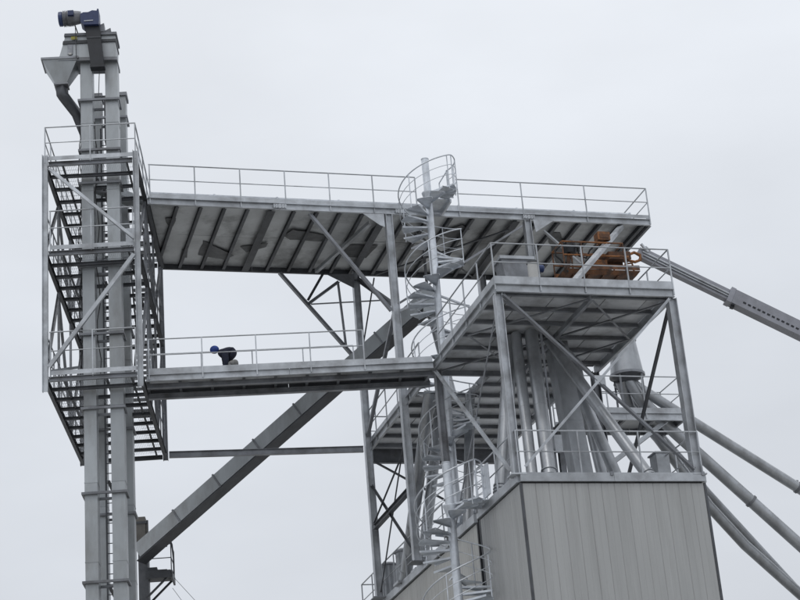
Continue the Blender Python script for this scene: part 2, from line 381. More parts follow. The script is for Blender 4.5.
for i, x in enumerate(jx):
    v1 = BV1-.06
    if uL(v1) > x-.05: v1 = BV0+(x-.05-BU0)/.232
    if v1-BV0 < .3: continue
    w = .24 if i in thick else .10
    part('joist', ext(PB(x, BV0+.06, BZ+.03), PB(x, v1, BZ+.03), prof_I(w, .18 if i in thick else .14, .012)), 'dark', TB)
ed = [None]+jx+[BU1-.06]
for i in range(len(ed)-1):
    a, b = ed[i], ed[i+1]
    for (va, vb_) in ((BV0+.07, 50.97), (50.98, BV1-.07)):
        t = random.uniform(-.012, .012)
        def lo(v): return max(uL(v)+.05, a if a else 0)+.006
        z = BZ+.105
        p = [PB(lo(va), va, z+t), PB(max(b-.006, lo(va)+.01), va, z), PB(max(b-.006, lo(vb_)+.01), vb_, z-t), PB(lo(vb_), vb_, z)]
        part('soffit_sheet', hexa(p+[q+ZZ*.012 for q in p]), 'sheet', TB)
# ragged dark patch boards fixed below some sheets
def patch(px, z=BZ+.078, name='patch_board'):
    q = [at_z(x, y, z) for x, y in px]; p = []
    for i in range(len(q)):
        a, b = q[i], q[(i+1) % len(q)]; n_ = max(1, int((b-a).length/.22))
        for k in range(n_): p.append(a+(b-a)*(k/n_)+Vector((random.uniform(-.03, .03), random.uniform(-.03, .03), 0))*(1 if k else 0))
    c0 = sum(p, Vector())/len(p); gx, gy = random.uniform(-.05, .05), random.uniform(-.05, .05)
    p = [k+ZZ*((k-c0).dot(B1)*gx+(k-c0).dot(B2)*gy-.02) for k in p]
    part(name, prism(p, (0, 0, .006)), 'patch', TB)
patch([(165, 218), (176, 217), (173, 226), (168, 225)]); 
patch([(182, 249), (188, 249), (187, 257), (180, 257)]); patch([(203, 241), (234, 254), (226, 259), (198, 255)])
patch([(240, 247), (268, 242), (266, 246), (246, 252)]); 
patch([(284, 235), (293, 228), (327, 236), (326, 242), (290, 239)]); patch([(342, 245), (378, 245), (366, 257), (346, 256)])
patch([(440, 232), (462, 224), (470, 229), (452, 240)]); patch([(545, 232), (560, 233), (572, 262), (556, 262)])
for i in (1, 2, 3):
    o = part('splice_plate', bx(PB, xs[i]-.2, xs[i]+.2, BV0-.062, BV0-.046, BZ+.02, BZ+.16), 'galv', TB)
    for dx in (-.15, -.06, .06, .15):
        for dz in (.05, .13): part('bolt', tube(PB(xs[i]+dx, BV0-.08, BZ+dz), PB(xs[i]+dx, BV0-.0625, BZ+dz), .014, 6), 'steel', o)
# deck, kick plate and rails
p = [PB(uL(BV0)+.02, BV0+.03, BZ+.21), PB(BU1-.02, BV0+.03, BZ+.21), PB(BU1-.02, BV1-.03, BZ+.21), PB(uL(BV1)+.02, BV1-.03, BZ+.21)]
part('deck', hexa(p+[q+ZZ*.02 for q in p]), 'plate', TB)
rail(TB, [PB(16.9, BV0-.0, 0), PB(BU1, BV0, 0), PB(BU1, BV1, 0)], 26.66, 26.14, BZ+.02, 2.05, 'galv', toe=(BZ+.24, BZ+.36))
rail(TB, [PB(uL(BV0)+.05, BV0, 0), PB(15.5, BV0, 0)], 26.66, 26.14, BZ+.02, 1.5, 'galv', toe=(BZ+.24, BZ+.36))
# support frame below
def bcol(u, v, z0, z1, s=.225):
    o = part('column', ext(PB(u, v, z0+.02), PB(u, v, z1), prof_I(s, s, .02), up=B1), 'galv', TB)
    part('base_plate', bx(PB, u-.24, u+.24, v-.24, v+.24, z0-.012, z0+.019), 'steel', o)
CU = 14.45+.22
bcol(CU-.16, 48.62, ZS, BZ-.03); bcol(CU-.16, 53.15, ZS, BZ-.07); bcol(19.24, 48.62, 19.09, BZ-.03); bcol(19.1, 53.15, 19.09, BZ-.07)
def vbr(q0, q1, v, w=.1, m_='steel'): return br(TB, at_v(*q0, v), at_v(*q1, v), w, m_)
vbr((310, 213), (392, 310), 48.62, .15); vbr((522, 226), (398, 304), 48.62, .06, 'steel'); vbr((544, 230), (581, 263), 48.62, .11, 'galv')
vbr((280, 272), (356, 358), 53.2, .16); vbr((309, 303), (339, 281), 53.2, .11); vbr((308, 300), (324, 272), 53.3, .09, 'dark')
vbr((338, 283), (346, 346), 53.1, .07); vbr((311, 304), (384, 300), 53.32, .05); vbr((374, 278), (363, 346), 53.35, .05, 'dark')
br(TB, PB(CU-.16, 53.1, 25.0), PB(CU-.16, 48.7, 22.15), .13); br(TB, PB(CU-.16, 48.7, 22.05), PB(CU-.16, 53.1, 19.3), .11)
br(TB, PB(14.0, 49.0, 25.16), PB(13.1, 53.0, 25.16), .12, 'galv')
br(TB, PB(15.2, 49.0, 25.16), PB(18.7, 53.0, 25.16), .07, 'dark'); br(TB, PB(15.2, 53.0, 25.12), PB(18.7, 49.0, 25.12), .07, 'dark')
sa = at_v(621, 227, 48.66); sb = at_v(578, 277, 44.6); sd_ = (sb-sa).normalized(); sc_ = sa+sd_*((19.06-sa.z)/sd_.z)
part('raking_strut', ext(sa, sc_, prof_box(.2, .12)), 'galv', TB)
part('gusset', prism([at_v(363, 213.5, 48.5), at_v(384, 214, 48.5), at_v(385, 227, 48.5), at_v(380, 225, 48.5)], B2*.015), 'galv', TB)
part('gusset', prism([at_v(533, 219.5, 48.5), at_v(553, 221, 48.5), at_v(536, 232, 48.5)], B2*.015), 'galv', TB)
part('gusset', prism([at_v(326, 274, 53.0), at_v(354, 274, 53.0), at_v(354, 288, 53.0)], B2*.015), 'steel', TB)
# below platform level on the left face, between the two columns
br(TB, PB(CU-.16, 53.1, 17.6), PB(CU-.16, 48.7, ZS+.3), .07, 'dark'); br(TB, PB(CU-.11, 48.7, 18.2), PB(CU-.11, 53.1, ZS+.2), .05, 'dark', round_=True)
part('strut', ext(PB(CU-.16, 53.0, 16.15), PB(CU-.16, 48.76, 16.15), prof_I(.16, .16)), 'dark', TB)
br(TB, PB(CU-.2, 53.0, 16.3), PB(CU-.2, 48.75, 17.5), .06, 'dark')
br(TB, PB(CU-.05, 53.0, 18.4), PB(19.0, 53.2, 16.0), .08, 'dark')

TC = thing('conveyor_casing', PB(15, 49.6, BZ+.23), 'long pale conveyor casing lying on the bridge deck behind its rail', 'conveyor')
n = 8; u0 = 6.95; u1 = 23.2
for i in range(n):
    a = u0+(u1-u0)*i/n; b = u0+(u1-u0)*(i+1)/n
    part('casing_section', bx(PB, a+.006, b-.006, 49.15, 49.75, BZ+.232, BZ+.69), 'galvb', TC)
    part('flange', bx(PB, b-.03, b+.03, 49.12, 49.78, BZ+.233, BZ+.70), 'galvb', TC)

# ================================================================== elevator tower
TU0, TU1, TV0, TV1 = -7.12, -4.44, 46.6, 54.5
LV = (19.0, 22.9, 25.82)
TT = thing('elevator_tower', PA(-5.8, 50, 18.5), 'tall open steel stair tower with grating floors around the elevator trunks', 'tower')
for (u, v) in ((TU0, TV0), (TU1, TV0), (TU0, TV1), (TU1, TV1)):
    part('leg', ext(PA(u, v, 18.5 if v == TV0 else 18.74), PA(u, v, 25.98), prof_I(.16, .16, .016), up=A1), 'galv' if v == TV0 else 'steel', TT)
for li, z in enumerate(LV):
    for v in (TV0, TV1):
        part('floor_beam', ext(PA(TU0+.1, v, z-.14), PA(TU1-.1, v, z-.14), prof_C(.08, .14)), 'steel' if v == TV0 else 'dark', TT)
    for u, sgn in ((TU0, 1), (TU1, -1)):
        part('floor_beam', ext(PA(u, TV0+.1, z-.13), PA(u, TV1-.1, z-.13), prof_C(.1, .2)), 'dark', TT)
    nj = 9
    for k in range(1, nj):
        v = TV0+(TV1-TV0)*k/nj
        part('joist', ext(PA(TU0+.06, v, z-.13), PA(TU1-.06, v, z-.13), prof_I(.08, .10, .012)), 'dark', TT)
    for uu in (-6.62, -4.72): part('stringer', ext(PA(uu, TV0+.1, z-.10), PA(uu, TV1-.1, z-.10), prof_box(.05, .07)), 'dark', TT)
    bars = []
    x = TU0+.1
    while x < TU1-.08:
        # leave the trunk shafts open
        segs = [(TV0+.06, TV1-.06)]
        if -6.25 < x < -4.95: segs = [(TV0+.06, 47.35), (48.75, 49.75), (51.0, TV1-.06)]
        for a, b in segs: bars.append(bx(PA, x, x+.0035, a, b, z-.037, z-.017))
        x += .055
    part('grating', bars, 'galv', TT, kind='stuff')
    cross = []
    y = TV0+.2
    while y < TV1-.1:
        cross.append(bx(PA, TU0+.08, -6.26, y, y+.008, z-.018, z-.012)); cross.append(bx(PA, -4.94, TU1-.08, y, y+.008, z-.018, z-.012)); y += .25
    part('grating_rods', cross, 'galv', TT, kind='stuff')
    top, mid = ((20.3, 19.72), (24.13, 23.58), (26.92, 26.4))[li]
    toe = (z-.01, z+.12)
    if li == 2: pts = [PA(TU0, TV1, 0), PA(TU0, TV0, 0), PA(TU1, TV0, 0), PA(TU1, TV1, 0), PA(TU0+.2, TV1, 0)]
    else: pts = [PA(TU0+.12, TV0, 0), PA(TU1-.12, TV0, 0)]
    rail(TT, pts, top, mid, z-.1, 1.0 if li < 2 else 1.15, 'galv', toe=toe)
    if li < 2:
        rail(TT, [PA(TU0, TV0+.15, 0), PA(TU0, TV1-.15, 0)], top, mid, z-.1, 1.5, 'steel', toe=toe)
        rail(TT, [PA(TU1, TV0+2.0, 0), PA(TU1, TV1-.15, 0)], top, mid, z-.1, 1.4, 'steel', toe=toe)
# front diagonals
part('brace', ext(PA(TU0+.12, TV0-.09, LV[2]-.3), PA(TU1-.1, TV0-.09, LV[1]+.2), prof_Lg(.11, .012)), 'galv', TT)
part('brace', ext(PA(TU1-.1, TV0-.09, LV[1]-.35), PA(TU0+.12, TV0-.09, LV[0]+.2), prof_Lg(.11, .012)), 'galv', TT)
part('brace', ext(PA(TU0+.12, TV0+.35, LV[0]+.25), PA(TU0+1.0, TV0+2.6, LV[0]+1.2), prof_Lg(.08, .012)), 'galv', TT)
# side zigzags, left and right faces
for u in (TU0, TU1):
    for li in (0, 1):
        z0, z1 = LV[li], LV[li+1]; nb = 3
        for k in range(nb):
            a = TV0+.1+(TV1-TV0-.2)*k/nb; b = TV0+.1+(TV1-TV0-.2)*(k+1)/nb
            if k % 2 == 0: q0, q1 = PA(u, a, z0+.05), PA(u, b, z1-.3)
            else: q0, q1 = PA(u, a, z1-.3), PA(u, b, z0+.05)
            part('brace', ext(q0, q1, prof_Lg(.09, .011)), 'steel', TT)
            if k: part('stanchion', ext(PA(u, a, z0), PA(u, a, z1-.25), prof_I(.07, .07, .01), up=A2), 'steel', TT)
# stair flights inside the tower (right bay): stringers and treads
def flight(ua, va, vb2, z0, z1, w=.62):
    for s in (0, w):
        part('stringer', ext(PA(ua+s, va, z0), PA(ua+s, vb2, z1), prof_box(.04, .2)), 'dark', TT)
    n = max(4, int(round((z1-z0)/.24)))
    for i in range(1, n):
        t = i/n; v = va+(vb2-va)*t; z = z0+(z1-z0)*t
        part('tread', bx(PA, ua+.03, ua+w-.03, v-.12, v+.12, z-.02, z+.01), 'steel', TT)
flight(TU1-.78, 51.2, 53.9, LV[0], LV[1]-.05); flight(TU1-.78, 53.9, 51.3, LV[1], LV[2]-.05)

# ================================================================== bucket elevators
def elevator(v0, v1, ztop, label, clamps):
    T = thing('bucket_elevator', PA(-5.6, (v0+v1)/2, 0), label, 'elevator', 'bucket elevators in the tower')
    for (a, b) in ((-6.18, -5.82), (-5.42, -5.04)):
        n = 13; hh = ztop/n
        for i in range(n):
            o = part('trunk_section', bx(PA, a, b, v0, v1, i*hh+.004, (i+1)*hh-.004), 'trunk', T)
            if i: part('flange', bx(PA, a-.008, b+.008, v0-.008, v1+.008, i*hh-.012, i*hh+.012), 'trunk', o)
    for z in clamps:
        o = part('clamp_band', [bx(PA, -6.26, -4.98, v0-.10, v0-.03, z-.034, z+.034), bx(PA, -6.26, -4.98, v1+.03, v1+.10, z-.034, z+.034), bx(PA, -6.26, -6.20, v0-.029, v1+.029, z-.034, z+.034), bx(PA, -5.02, -4.98, v0-.029, v1+.029, z-.034, z+.034)], 'steel', T)
    return T
def zpx(y, x=100, v=47.6): return at_av(x, y, v).z
EF = elevator(47.62, 48.14, 29.85, 'front bucket elevator with twin square trunks and a motor driven head on top', [zpx(y) for y in (582, 493, 408, 334, 266, 183, 150, 100)])
ER = elevator(49.95, 50.45, at_av(118, 96, 49.95).z, 'rear bucket elevator whose twin trunks rise behind the front pair', [zpx(y, 100, 49.9) for y in (515, 430, 330, 260, 118)])
# rear head
zt = at_av(118, 96, 49.95).z
for a_, b_ in ((-6.22, -5.78), (-5.46, -4.99)): part('top_plate', bx(PA, a_, b_, 49.9, 50.5, zt, zt+.12), 'steel', ER)
part('cross_bar', bx(PA, -5.78, -5.46, 49.98, 50.06, zt-.02, zt+.06), 'dark', ER)
part('shaft_box', bx(PA, -5.74, -5.56, 50.0, 50.3, zt-1.6, zt-.1), 'dark', ER)
# front head: lower and upper housing, bands, discharge hopper, belt guard, gearbox, motor
def apx(x, y, v): return at_av(x, y, v)
V0 = 47.5
def poly_h(px, depth, name, m_, T, v=V0):
    return part(name, prism([apx(x, y, v) for x, y in px], A2*depth), m_, T)
hh_ = poly_h([(59, 58), (115.5, 57), (115.5, 35), (66, 34)], .78, 'head_housing', 'trunk', EF)
poly_h([(58, 61), (117, 59.5), (117, 56.5), (58, 57.5)], .86, 'flange', 'steel', hh_, V0-.04)
poly_h([(62.5, 44), (116, 41), (116, 38.5), (63, 41)], .86, 'flange', 'dark', hh_, V0-.04)
poly_h([(64, 36), (116.5, 34), (116.5, 31.5), (64.5, 33.5)], .9, 'cover', 'steel', hh_, V0-.06)
poly_h([(71, 39.5), (77, 39.2), (77, 36.4), (71, 36.6)], .01, 'yellow_tag', 'yellow', hh_, V0-.08)
poly_h([(67.5, 54), (72.5, 54), (72.5, 44.5), (67.5, 44.5)], .03, 'inspection_hatch', 'steel', hh_, V0-.035)
poly_h([(68.5, 54.5), (71.5, 54.5), (71.5, 52.8), (68.5, 52.8)], .01, 'hatch_label', 'white', hh_, V0-.05)
# discharge hopper (four sided funnel) and spout
z1h = apx(60, 60, V0).z; z0h = apx(62, 80.5, V0).z
ua, uz = apx(42.5, 60, V0).dot(A1), apx(77.5, 60, V0).dot(A1); uc, ud = apx(54.5, 80.5, V0).dot(A1), apx(66, 80.5, V0).dot(A1)
hp = part('discharge_hopper', hexa([PA(uc, V0+.16, z0h), PA(ud, V0+.16, z0h), PA(ud, V0+.5, z0h), PA(uc, V0+.5, z0h), PA(ua, V0-.05, z1h), PA(uz, V0-.05, z1h), PA(uz, V0+.75, z1h), PA(ua, V0+.75, z1h)]), 'trunk', EF)
part('hopper_rim', bx(PA, ua-.04, uz+.04, V0-.09, V0+.79, z1h, z1h+.07), 'steel', hp)
part('hopper_collar', bx(PA, uc-.04, ud+.04, V0+.12, V0+.54, z0h-.05, z0h), 'steel', hp)
sp0 = PA((uc+ud)/2, V0+.33, z0h-.05)
q1 = apx(62.5, 95, V0+.33); q2 = apx(77, 114, V0+.9); q3 = PA(-6.0, V0+1.25, 27.2); q4 = PA(-6.0, V0+1.25, 25.85)
spt = part('spout', sweep([sp0, (sp0+q1)/2, q1, q1+(q2-q1)*.06, q2, q3, q4], .19, 4), 'dark', EF)
# belt guard: slanted slab in front of the head
poly_h([(83.5, 18), (98.5, 17.5), (104, 66), (91, 66.5)], .24, 'belt_guard', 'black', EF, V0-.32)
poly_h([(86.3, 37), (100.6, 36.4), (100.8, 37.2), (86.4, 37.8)], .02, 'guard_seam', 'dark', EF, V0-.335)
poly_h([(90, 67), (104.5, 66.2), (104.5, 64.3), (90, 65)], .27, 'guard_foot', 'black', EF, V0-.35)
poly_h([(80, 14), (83, 12.2), (88, 12), (92, 10.2), (96.5, 10.5), (97.2, 8.5), (98.5, 8.8), (99, 19), (98.5, 24), (83.5, 24.5), (80.5, 22)], .42, 'gearbox', 'navy', EF, V0-.42)
poly_h([(84, 20.4), (93, 19.7), (93, 20.5), (84, 21.2)], .02, 'name_plate', 'galv', EF, V0-.44)
ma, mb = apx(58.5, 19.5, V0-.2), apx(80.5, 17.5, V0-.2)
md = (mb-ma).normalized()
mo = part('drive_motor', lathe(ma, [(.17, 0), (.23, .02), (.235, .12), (.20, .15)], 18, md), 'blue', EF)
ln = (mb-ma).length
part('motor_body', lathe(ma+md*.13, [(.21, 0), (.245, .05), (.22, .12), (.25, .2), (.24, .3), (.205, ln-.16), (.19, ln-.10)], 18, md), 'wrap', EF)
mm = ma+md*.42
tb = part('terminal_box', hexa([mm+A1*a-A2*.34+A2*b+ZZ*c for c in (-.08, .08) for a, b in ((-.09, 0), (.09, 0), (.09, .2), (-.09, .2))]), 'navy', EF)
part('motor_cable', sweep([mm+ZZ*.3+A2*.05, mm+ZZ*.1+A2*.3, mm-ZZ*.4+A2*.4+A1*.15, PA(-6.22, V0+.5, 30.2), PA(-6.22, V0+.55, 27.6)], .018, 6), 'rubber', EF)
for k in range(7): part('cooling_fin', lathe(ma+md*(.16+.05*k), [(.262, 0), (.262, .012)], 18, md), 'wrap', mo)
poly_h([(97, 26), (104, 23), (104.5, 31.5), (98, 31.5)], .3, 'bearing_block', 'steel', EF, V0-.05)
poly_h([(105, 30.5), (110.5, 27.8), (111, 31.6), (105, 32)], .3, 'bearing_block', 'steel', EF, V0+.1)
part('stay', tube(apx(75.3, 27, V0-.1), apx(76.3, 58, V0-.1), .012, 6), 'dark', EF)
part('stay', tube(apx(99.5, 67, V0+.1), apx(98.5, 97, V0+.1), .012, 6), 'dark', EF)
TCH = thing('transfer_chute', PA(-5.9, 49.0, 25.85), 'boxed chute on the tower top floor leading from the spout towards the bridge', 'chute')
part('chute_body', ext(PA(-6.0, 48.75, 26.0), PA(-4.5, 49.9, 25.75), prof_box(.36, .3)), 'trunk', TCH); part('chute_inlet', bx(PA, -6.25, -5.8, 48.55, 48.95, 25.83, 26.3), 'trunk', TCH); part('chute_flange', bx(PA, -6.29, -5.76, 48.51, 48.99, 26.06, 26.1), 'steel', TCH)
TCB = thing('cable_loop', PA(-6.3, 48, 22.9), 'black cables hanging in loops down the left side of the front trunk', 'cable')
for k, (x, y) in enumerate(((-6.27, 47.9), (-6.24, 48.0), (-5.72, 47.66))):
    part('cable', sweep([PA(x+.06*math.sin(i*1.7+k*2), y+.05*math.cos(i*2.3+k), 27.6-i*.6) for i in range(15)], .016, 6), 'rubber', TCB)
TGM = thing('junction_box', PA(-4.95, 47.9, 22.9), 'small grey junction box on a post beside the right front trunk', 'junction box')
part('box', bx(PA, -4.9, -4.62, 47.8, 47.95, 23.55, 24.0), 'galv', TGM); part('post', bx(PA, -4.79, -4.74, 47.86, 47.91, 22.88, 23.55), 'steel', TGM)
# caged ladder between the trunks
TL = thing('access_ladder', PA(-5.6, 49.2, 0), 'dark vertical ladder running up between the elevator trunks', 'ladder')
for u in (-5.76, -5.36): part('ladder_rail', bx(PA, u-.025, u+.025, 49.2, 49.26, 0, 28.2), 'dark', TL)
rg = [tube(PA(-5.74, 49.23, .3+i*.3), PA(-5.38, 49.23, .3+i*.3), .014, 6) for i in range(92)]
for i in range(92): part('rung', rg[i], 'dark', TL)
for i in range(6): part('wall_bracket', bx(PA, -5.6, -5.52, 48.14, 49.2, 10+i*3.1, 10.06+i*3.1), 'dark', TL)

# ================================================================== footbridge to the high platform
TF = thing('footbridge', PA(0, 47.9, 18.8), 'narrow grey footbridge where a man crouches, between tower and high platform', 'footbridge')
fa0, fa1 = PA(TU1+.11, 47.2, 0), PB(PU0-.06, 45.45, 0)
fd = (fa1-fa0).normalized(); fn = Vector((-fd.y, fd.x, 0)); FL = (fa1-fa0).length; FW = 1.3
def FP(s, t, z): return fa0+fd*s+fn*t+ZZ*z
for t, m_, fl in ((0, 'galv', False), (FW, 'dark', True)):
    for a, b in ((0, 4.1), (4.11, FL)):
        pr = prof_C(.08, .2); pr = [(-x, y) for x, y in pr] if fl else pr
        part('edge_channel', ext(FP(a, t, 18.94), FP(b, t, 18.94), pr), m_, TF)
part('bottom_girder', ext(FP(0, FW-.15, 18.77), FP(FL, FW-.15, 18.77), prof_I(.14, .16)), 'steel', TF)
part('bottom_girder', ext(FP(0, .3, 18.79), FP(FL, .3, 18.79), prof_I(.1, .14)), 'steel', TF)
nx = 9
for i in range(nx):
    s0, s1 = FL*i/nx, FL*(i+1)/nx
    part('deck_plate', hexa([FP(s0+.005, .05, 19.02), FP(s1-.005, .05, 19.02), FP(s1-.005, FW-.05, 19.02), FP(s0+.005, FW-.05, 19.02), FP(s0+.005, .05, 19.035), FP(s1-.005, .05, 19.035), FP(s1-.005, FW-.05, 19.035), FP(s0+.005, FW-.05, 19.035)]), 'plate', TF)
    part('joist', ext(FP(s0+.02, .05, 18.95), FP(s0+.02, FW-.05, 18.95), prof_I(.08, .12, .01)), 'steel', TF)
rail(TF, [FP(.05, -.03, 0), FP(6.3, -.03, 0)], 20.12, 19.63, 18.88, 1.55, 'galv', toe=(19.04, 19.22))
rail(TF, [FP(.05, FW+.03, 0), FP(6.1, FW+.03, 0)], 20.17, 19.68, 18.88, 1.7, 'galv', toe=(19.04, 19.2))
part('toe_board', ext(FP(6.3, -.03, 19.12), FP(FL-.02, -.03, 19.12), prof_box(.008, .16)), 'galv', TF)
# tie beam behind
ta, tb_ = PA(TU1+.12, 54.42, 18.9), PB(CU-.33, 53.15, 18.85)
single('tie_beam', ext(ta, tb_, prof_I(.14, .2)), 'steel', 'single horizontal steel beam tying the tower base to the rear bridge column', 'beam', ta)

# ================================================================== inclined conveyor
IV = 52.5
i0, i1 = at_v(141, 553, 57.6), at_v(423, 305, 51.2); IV = 51.2
TI = thing('inclined_conveyor', i0, 'long inclined boxed conveyor rising from lower left to behind the spiral stair', 'conveyor')
dd = (i1-i0); n = 7
for i in range(n):
    a, b = i0+dd*(i/n), i0+dd*((i+1)/n); d_ = dd.normalized()
    o = part('casing_section', ext(a+d_*.005, b-d_*.005, prof_box(.62, .50)), 'trunk', TI)
    if i: part('flange', ext(a-d_*.03, a+d_*.03, prof_box(.68, .56)), 'steel', o)
d_ = dd.normalized()
part('bottom_cover', ext(i0-ZZ*.33, i1-ZZ*.33, prof_box(.60, .03)), 'dark', TI)
part('head_box', bx(PB, ub(i1)-.1, ub(i1)+.5, IV-.32, IV+.32, i1.z-.35, i1.z+.45), 'trunk', TI)
part('hanger', tube(PB(ub(i1)+.2, IV, i1.z+.4), PB(ub(i1)+.2, IV, BZ), .05, 8), 'steel', TI)
part('discharge_pipe', tube(PB(ub(i1)+.25, IV, i1.z-.3), PB(ub(i1)+.6, IV-.8, 19.05), .14, 12), 'pipe', TI)

# loading head at the conveyor foot
TH = thing('loading_tower', at_av(148, 590, 58.60), 'dark brown loading box with small railed platform at the conveyor foot', 'tower')
def hpx(x, y, v=58.60): return at_av(x, y, v)
def hbox(x0, x1, y0, y1, v, dep, name, m_, T):
    a, b = hpx(x0, y1, v), hpx(x1, y0, v)
    return part(name, bx(PA, a.dot(A1), b.dot(A1), v, v+dep, a.z, b.z), m_, T)
hbox(136.5, 145, 516.5, 550, 58.60, .5, 'feed_box', 'brown', TH); hbox(136, 146, 521, 524, 58.58, .54, 'flange', 'dark', TH)
hbox(144, 147.5, 524, 533, 58.65, .3, 'side_box', 'brown', TH); hbox(146.5, 148, 520, 533, 58.70, .1, 'lever', 'dark', TH)
a = hpx(138, 550); b = hpx(148, 550)
part('shaft', bx(PA, a.dot(A1), b.dot(A1), 58.61, 59.10, 0, a.z+.05), 'dark', TH)
zpl = hpx(160, 577).z; ua_, ub_ = hpx(147, 577).dot(A1), hpx(172, 577).dot(A1)
part('platform', bx(PA, ua_, ub_, 58.10, 59.30, zpl, zpl+.06), 'dark', TH)
part('edge_beam', bx(PA, ua_, ub_, 58.04, 58.10, zpl-.16, zpl+.1), 'dark', TH); part('edge_beam', bx(PA, ub_, ub_+.06, 58.10, 59.30, zpl-.16, zpl+.1), 'dark', TH)
hbox(147, 157, 567, 577, 58.40, .5, 'gear_motor', 'dark', TH); hbox(157, 167, 569, 576, 58.50, .4, 'gear_motor', 'black', TH)
rail(TH, [PA(ua_+.02, 58.07, 0), PA(ub_+.03, 58.07, 0), PA(ub_+.03, 59.25, 0)], zpl+1.0, zpl+.52, zpl, 1.2, 'dark')
part('cage_hoop', sweep([PA(ub_-.12, 58.07, zpl+.9), PA(ub_-.1, 58.07, zpl+1.15), PA(ub_-.02, 58.10, zpl+1.22), PA(ub_+.06, 58.2, zpl+1.0), PA(ub_+.1, 58.25, zpl+.5), PA(ub_+.1, 58.25, zpl)], .03, 8), 'dark', TH)
br(TH, PA(b.dot(A1)-.05, 58.15, zpl-.8), PA(ub_-.05, 58.15, zpl-.05), .08, 'dark', 'bracket'); br(TH, PA(b.dot(A1)-.05, 59.05, zpl-.8), PA(ub_-.05, 59.05, zpl-.05), .08, 'dark', 'bracket')
for k, (p0, p1) in enumerate((((172.5, 576), (215, 622)), ((172.5, 588), (205, 632)))):
    w0 = hpx(*p0, 58.80); w1 = hpx(*p1, 58.80); d_ = (w1-w0).normalized(); w2 = w0+d_*(w0.z-.02)/abs(d_.z)
    single('guy_wire', tube(w0, w2, .008, 5), 'dark', ('upper' if k == 0 else 'lower')+' thin guy wire running down right from the loading platform', 'wire', w2, 'guy wires of the loading platform')

# ================================================================== spiral staircases
def spiral(u, v, z0, ztop, phase, pole_top, label, R=.92, pitch=2.6, nper=13, pr=.115, exit_=None):
    T = thing('spiral_staircase', PB(u, v, z0), label, 'staircase', 'galvanised spiral staircases')
    c = PB(u, v, 0)
    def pt(r, a, z): return c+B1*(r*math.cos(a))+B2*(r*math.sin(a))+ZZ*z
    part('pole', tube(c+ZZ*z0, c+ZZ*pole_top, pr, 16), 'galvb', T)
    part('pole_cap', lathe(c+ZZ*pole_top, [(pr, 0), (pr+.012, .01), (pr+.012, .03), (pr*.8, .04)], 16), 'galvb', T)
    rise = pitch/nper; da = 2*math.pi/nper
    L_ = math.radians(75)                       # top landing sector, ends at phase
    a_top = phase-L_
    nt_ = int((ztop-z0)/rise)
    def tr(a0, a1, z, name, lip=True):
        k = 4; top = [pt(pr-.01, a0+(a1-a0)*i/k, z) for i in (0, k)]
        outer = [pt(R, a0+(a1-a0)*i/k, z) for i in range(k+1)]
        poly = [top[0]]+outer+[top[1]]
        o = part(name, prism(poly, (0, 0, .006)), 'galvb', T)
        # folded front and back lips
        for aa in (a0, a1):
            part('lip', ext(pt(pr, aa, z-.02), pt(R-.01, aa, z-.02), prof_box(.008, .055)), 'galvb', o)
        return o
    for i in range(nt_):
        z = ztop-(i+1)*rise; a1 = a_top-i*da+.03; a0 = a1-da-.06
        tr(a0, a1, z, 'tread')
    # top landing
    tr(a_top, phase, ztop, 'landing')
    lo = None
    for k in range(1, 4): part('landing_rib', ext(pt(pr, a_top+L_*k/4, ztop-.05), pt(R-.02, a_top+L_*k/4, ztop-.05), prof_box(.012, .09)), 'galvb', T)
    part('landing_cone', lathe(c+ZZ*(ztop-.32), [(pr+.002, 0), (.2, .27), (.2, .30)], 14), 'galvb', T)
    # handrail helix along the steps, level over the landing
    def zr(a):                                   # walking line height at angle a (unwrapped)
        return ztop if a >= a_top else ztop-(a_top-a)/da*rise
    a_bot = a_top-nt_*da
    def helix(h, r, name, par):
        n_ = int((phase-a_bot)/math.radians(9)); pts = [pt(R+.02, a_bot+(phase-a_bot)*i/n_, zr(a_bot+(phase-a_bot)*i/n_)+h) for i in range(n_+1)]
        return part(name, sweep(pts, r, 7), 'galvb', par)
    hr = helix(1.02, .021, 'handrail', T)
    helix(.68, .011, 'mid_rail', hr); helix(.34, .011, 'mid_rail', hr)
    for i in range(nt_):
        if i % 3: continue
        a = a_top-(i+.5)*da; z = ztop-(i+1)*rise
        part('baluster', tube(pt(R+.02, a, z-.04), pt(R+.02, a, zr(a)+1.02), .017, 6), 'galvb', hr)
    for k in range(4):
        a = a_top+L_*k/3; part('baluster', tube(pt(R+.02, a, ztop-.04), pt(R+.02, a, ztop+1.02), .02, 6), 'galvb', hr)
    return T, pt
US, upt = spiral(15.44, 47.15, ZS, 25.42, math.radians(28), 26.56, 'upper spiral staircase rising through the high platform to the conveyor bridge')
# link plate from the landing to the bridge deck, with side rails
part('link_plate', bx(PB, 15.55, 16.3, 47.55, 48.53, 25.40, 25.43), 'galvb', US)
part('link_beam', bx(PB, 16.26, 16.32, 47.5, 48.53, 25.28, 25.398), 'galvb', US)
rail(US, [PB(16.3, 47.6, 0), PB(16.3, 48.5, 0)], 26.45, 25.95, 25.32, .9, 'galvb', name='link_rail')
part('wall_tie', ext(PB(14.62, 48.5, 21.9), PB(15.36, 47.2, 21.9), prof_box(.06, .08)), 'galvb', US)
part('wall_tie', ext(PB(15.5, 47.2, 21.9), PB(17.6, 48.6, 21.9), prof_box(.05, .06)), 'galvb', US)
LS, lpt = spiral(13.72, 42.5, 0, ZS+.02, math.radians(20), 15.0, 'lower spiral staircase climbing outside the silo wall up to its roof')
part('link_plate', bx(PB, 13.95, 14.66, 42.0, 42.85, ZS-.005, ZS+.02), 'galvb', LS)
part('gate_panel', bx(PB, 14.60, 14.64, 41.75, 42.3, ZS+.1, ZS+.95), 'galvb', LS)
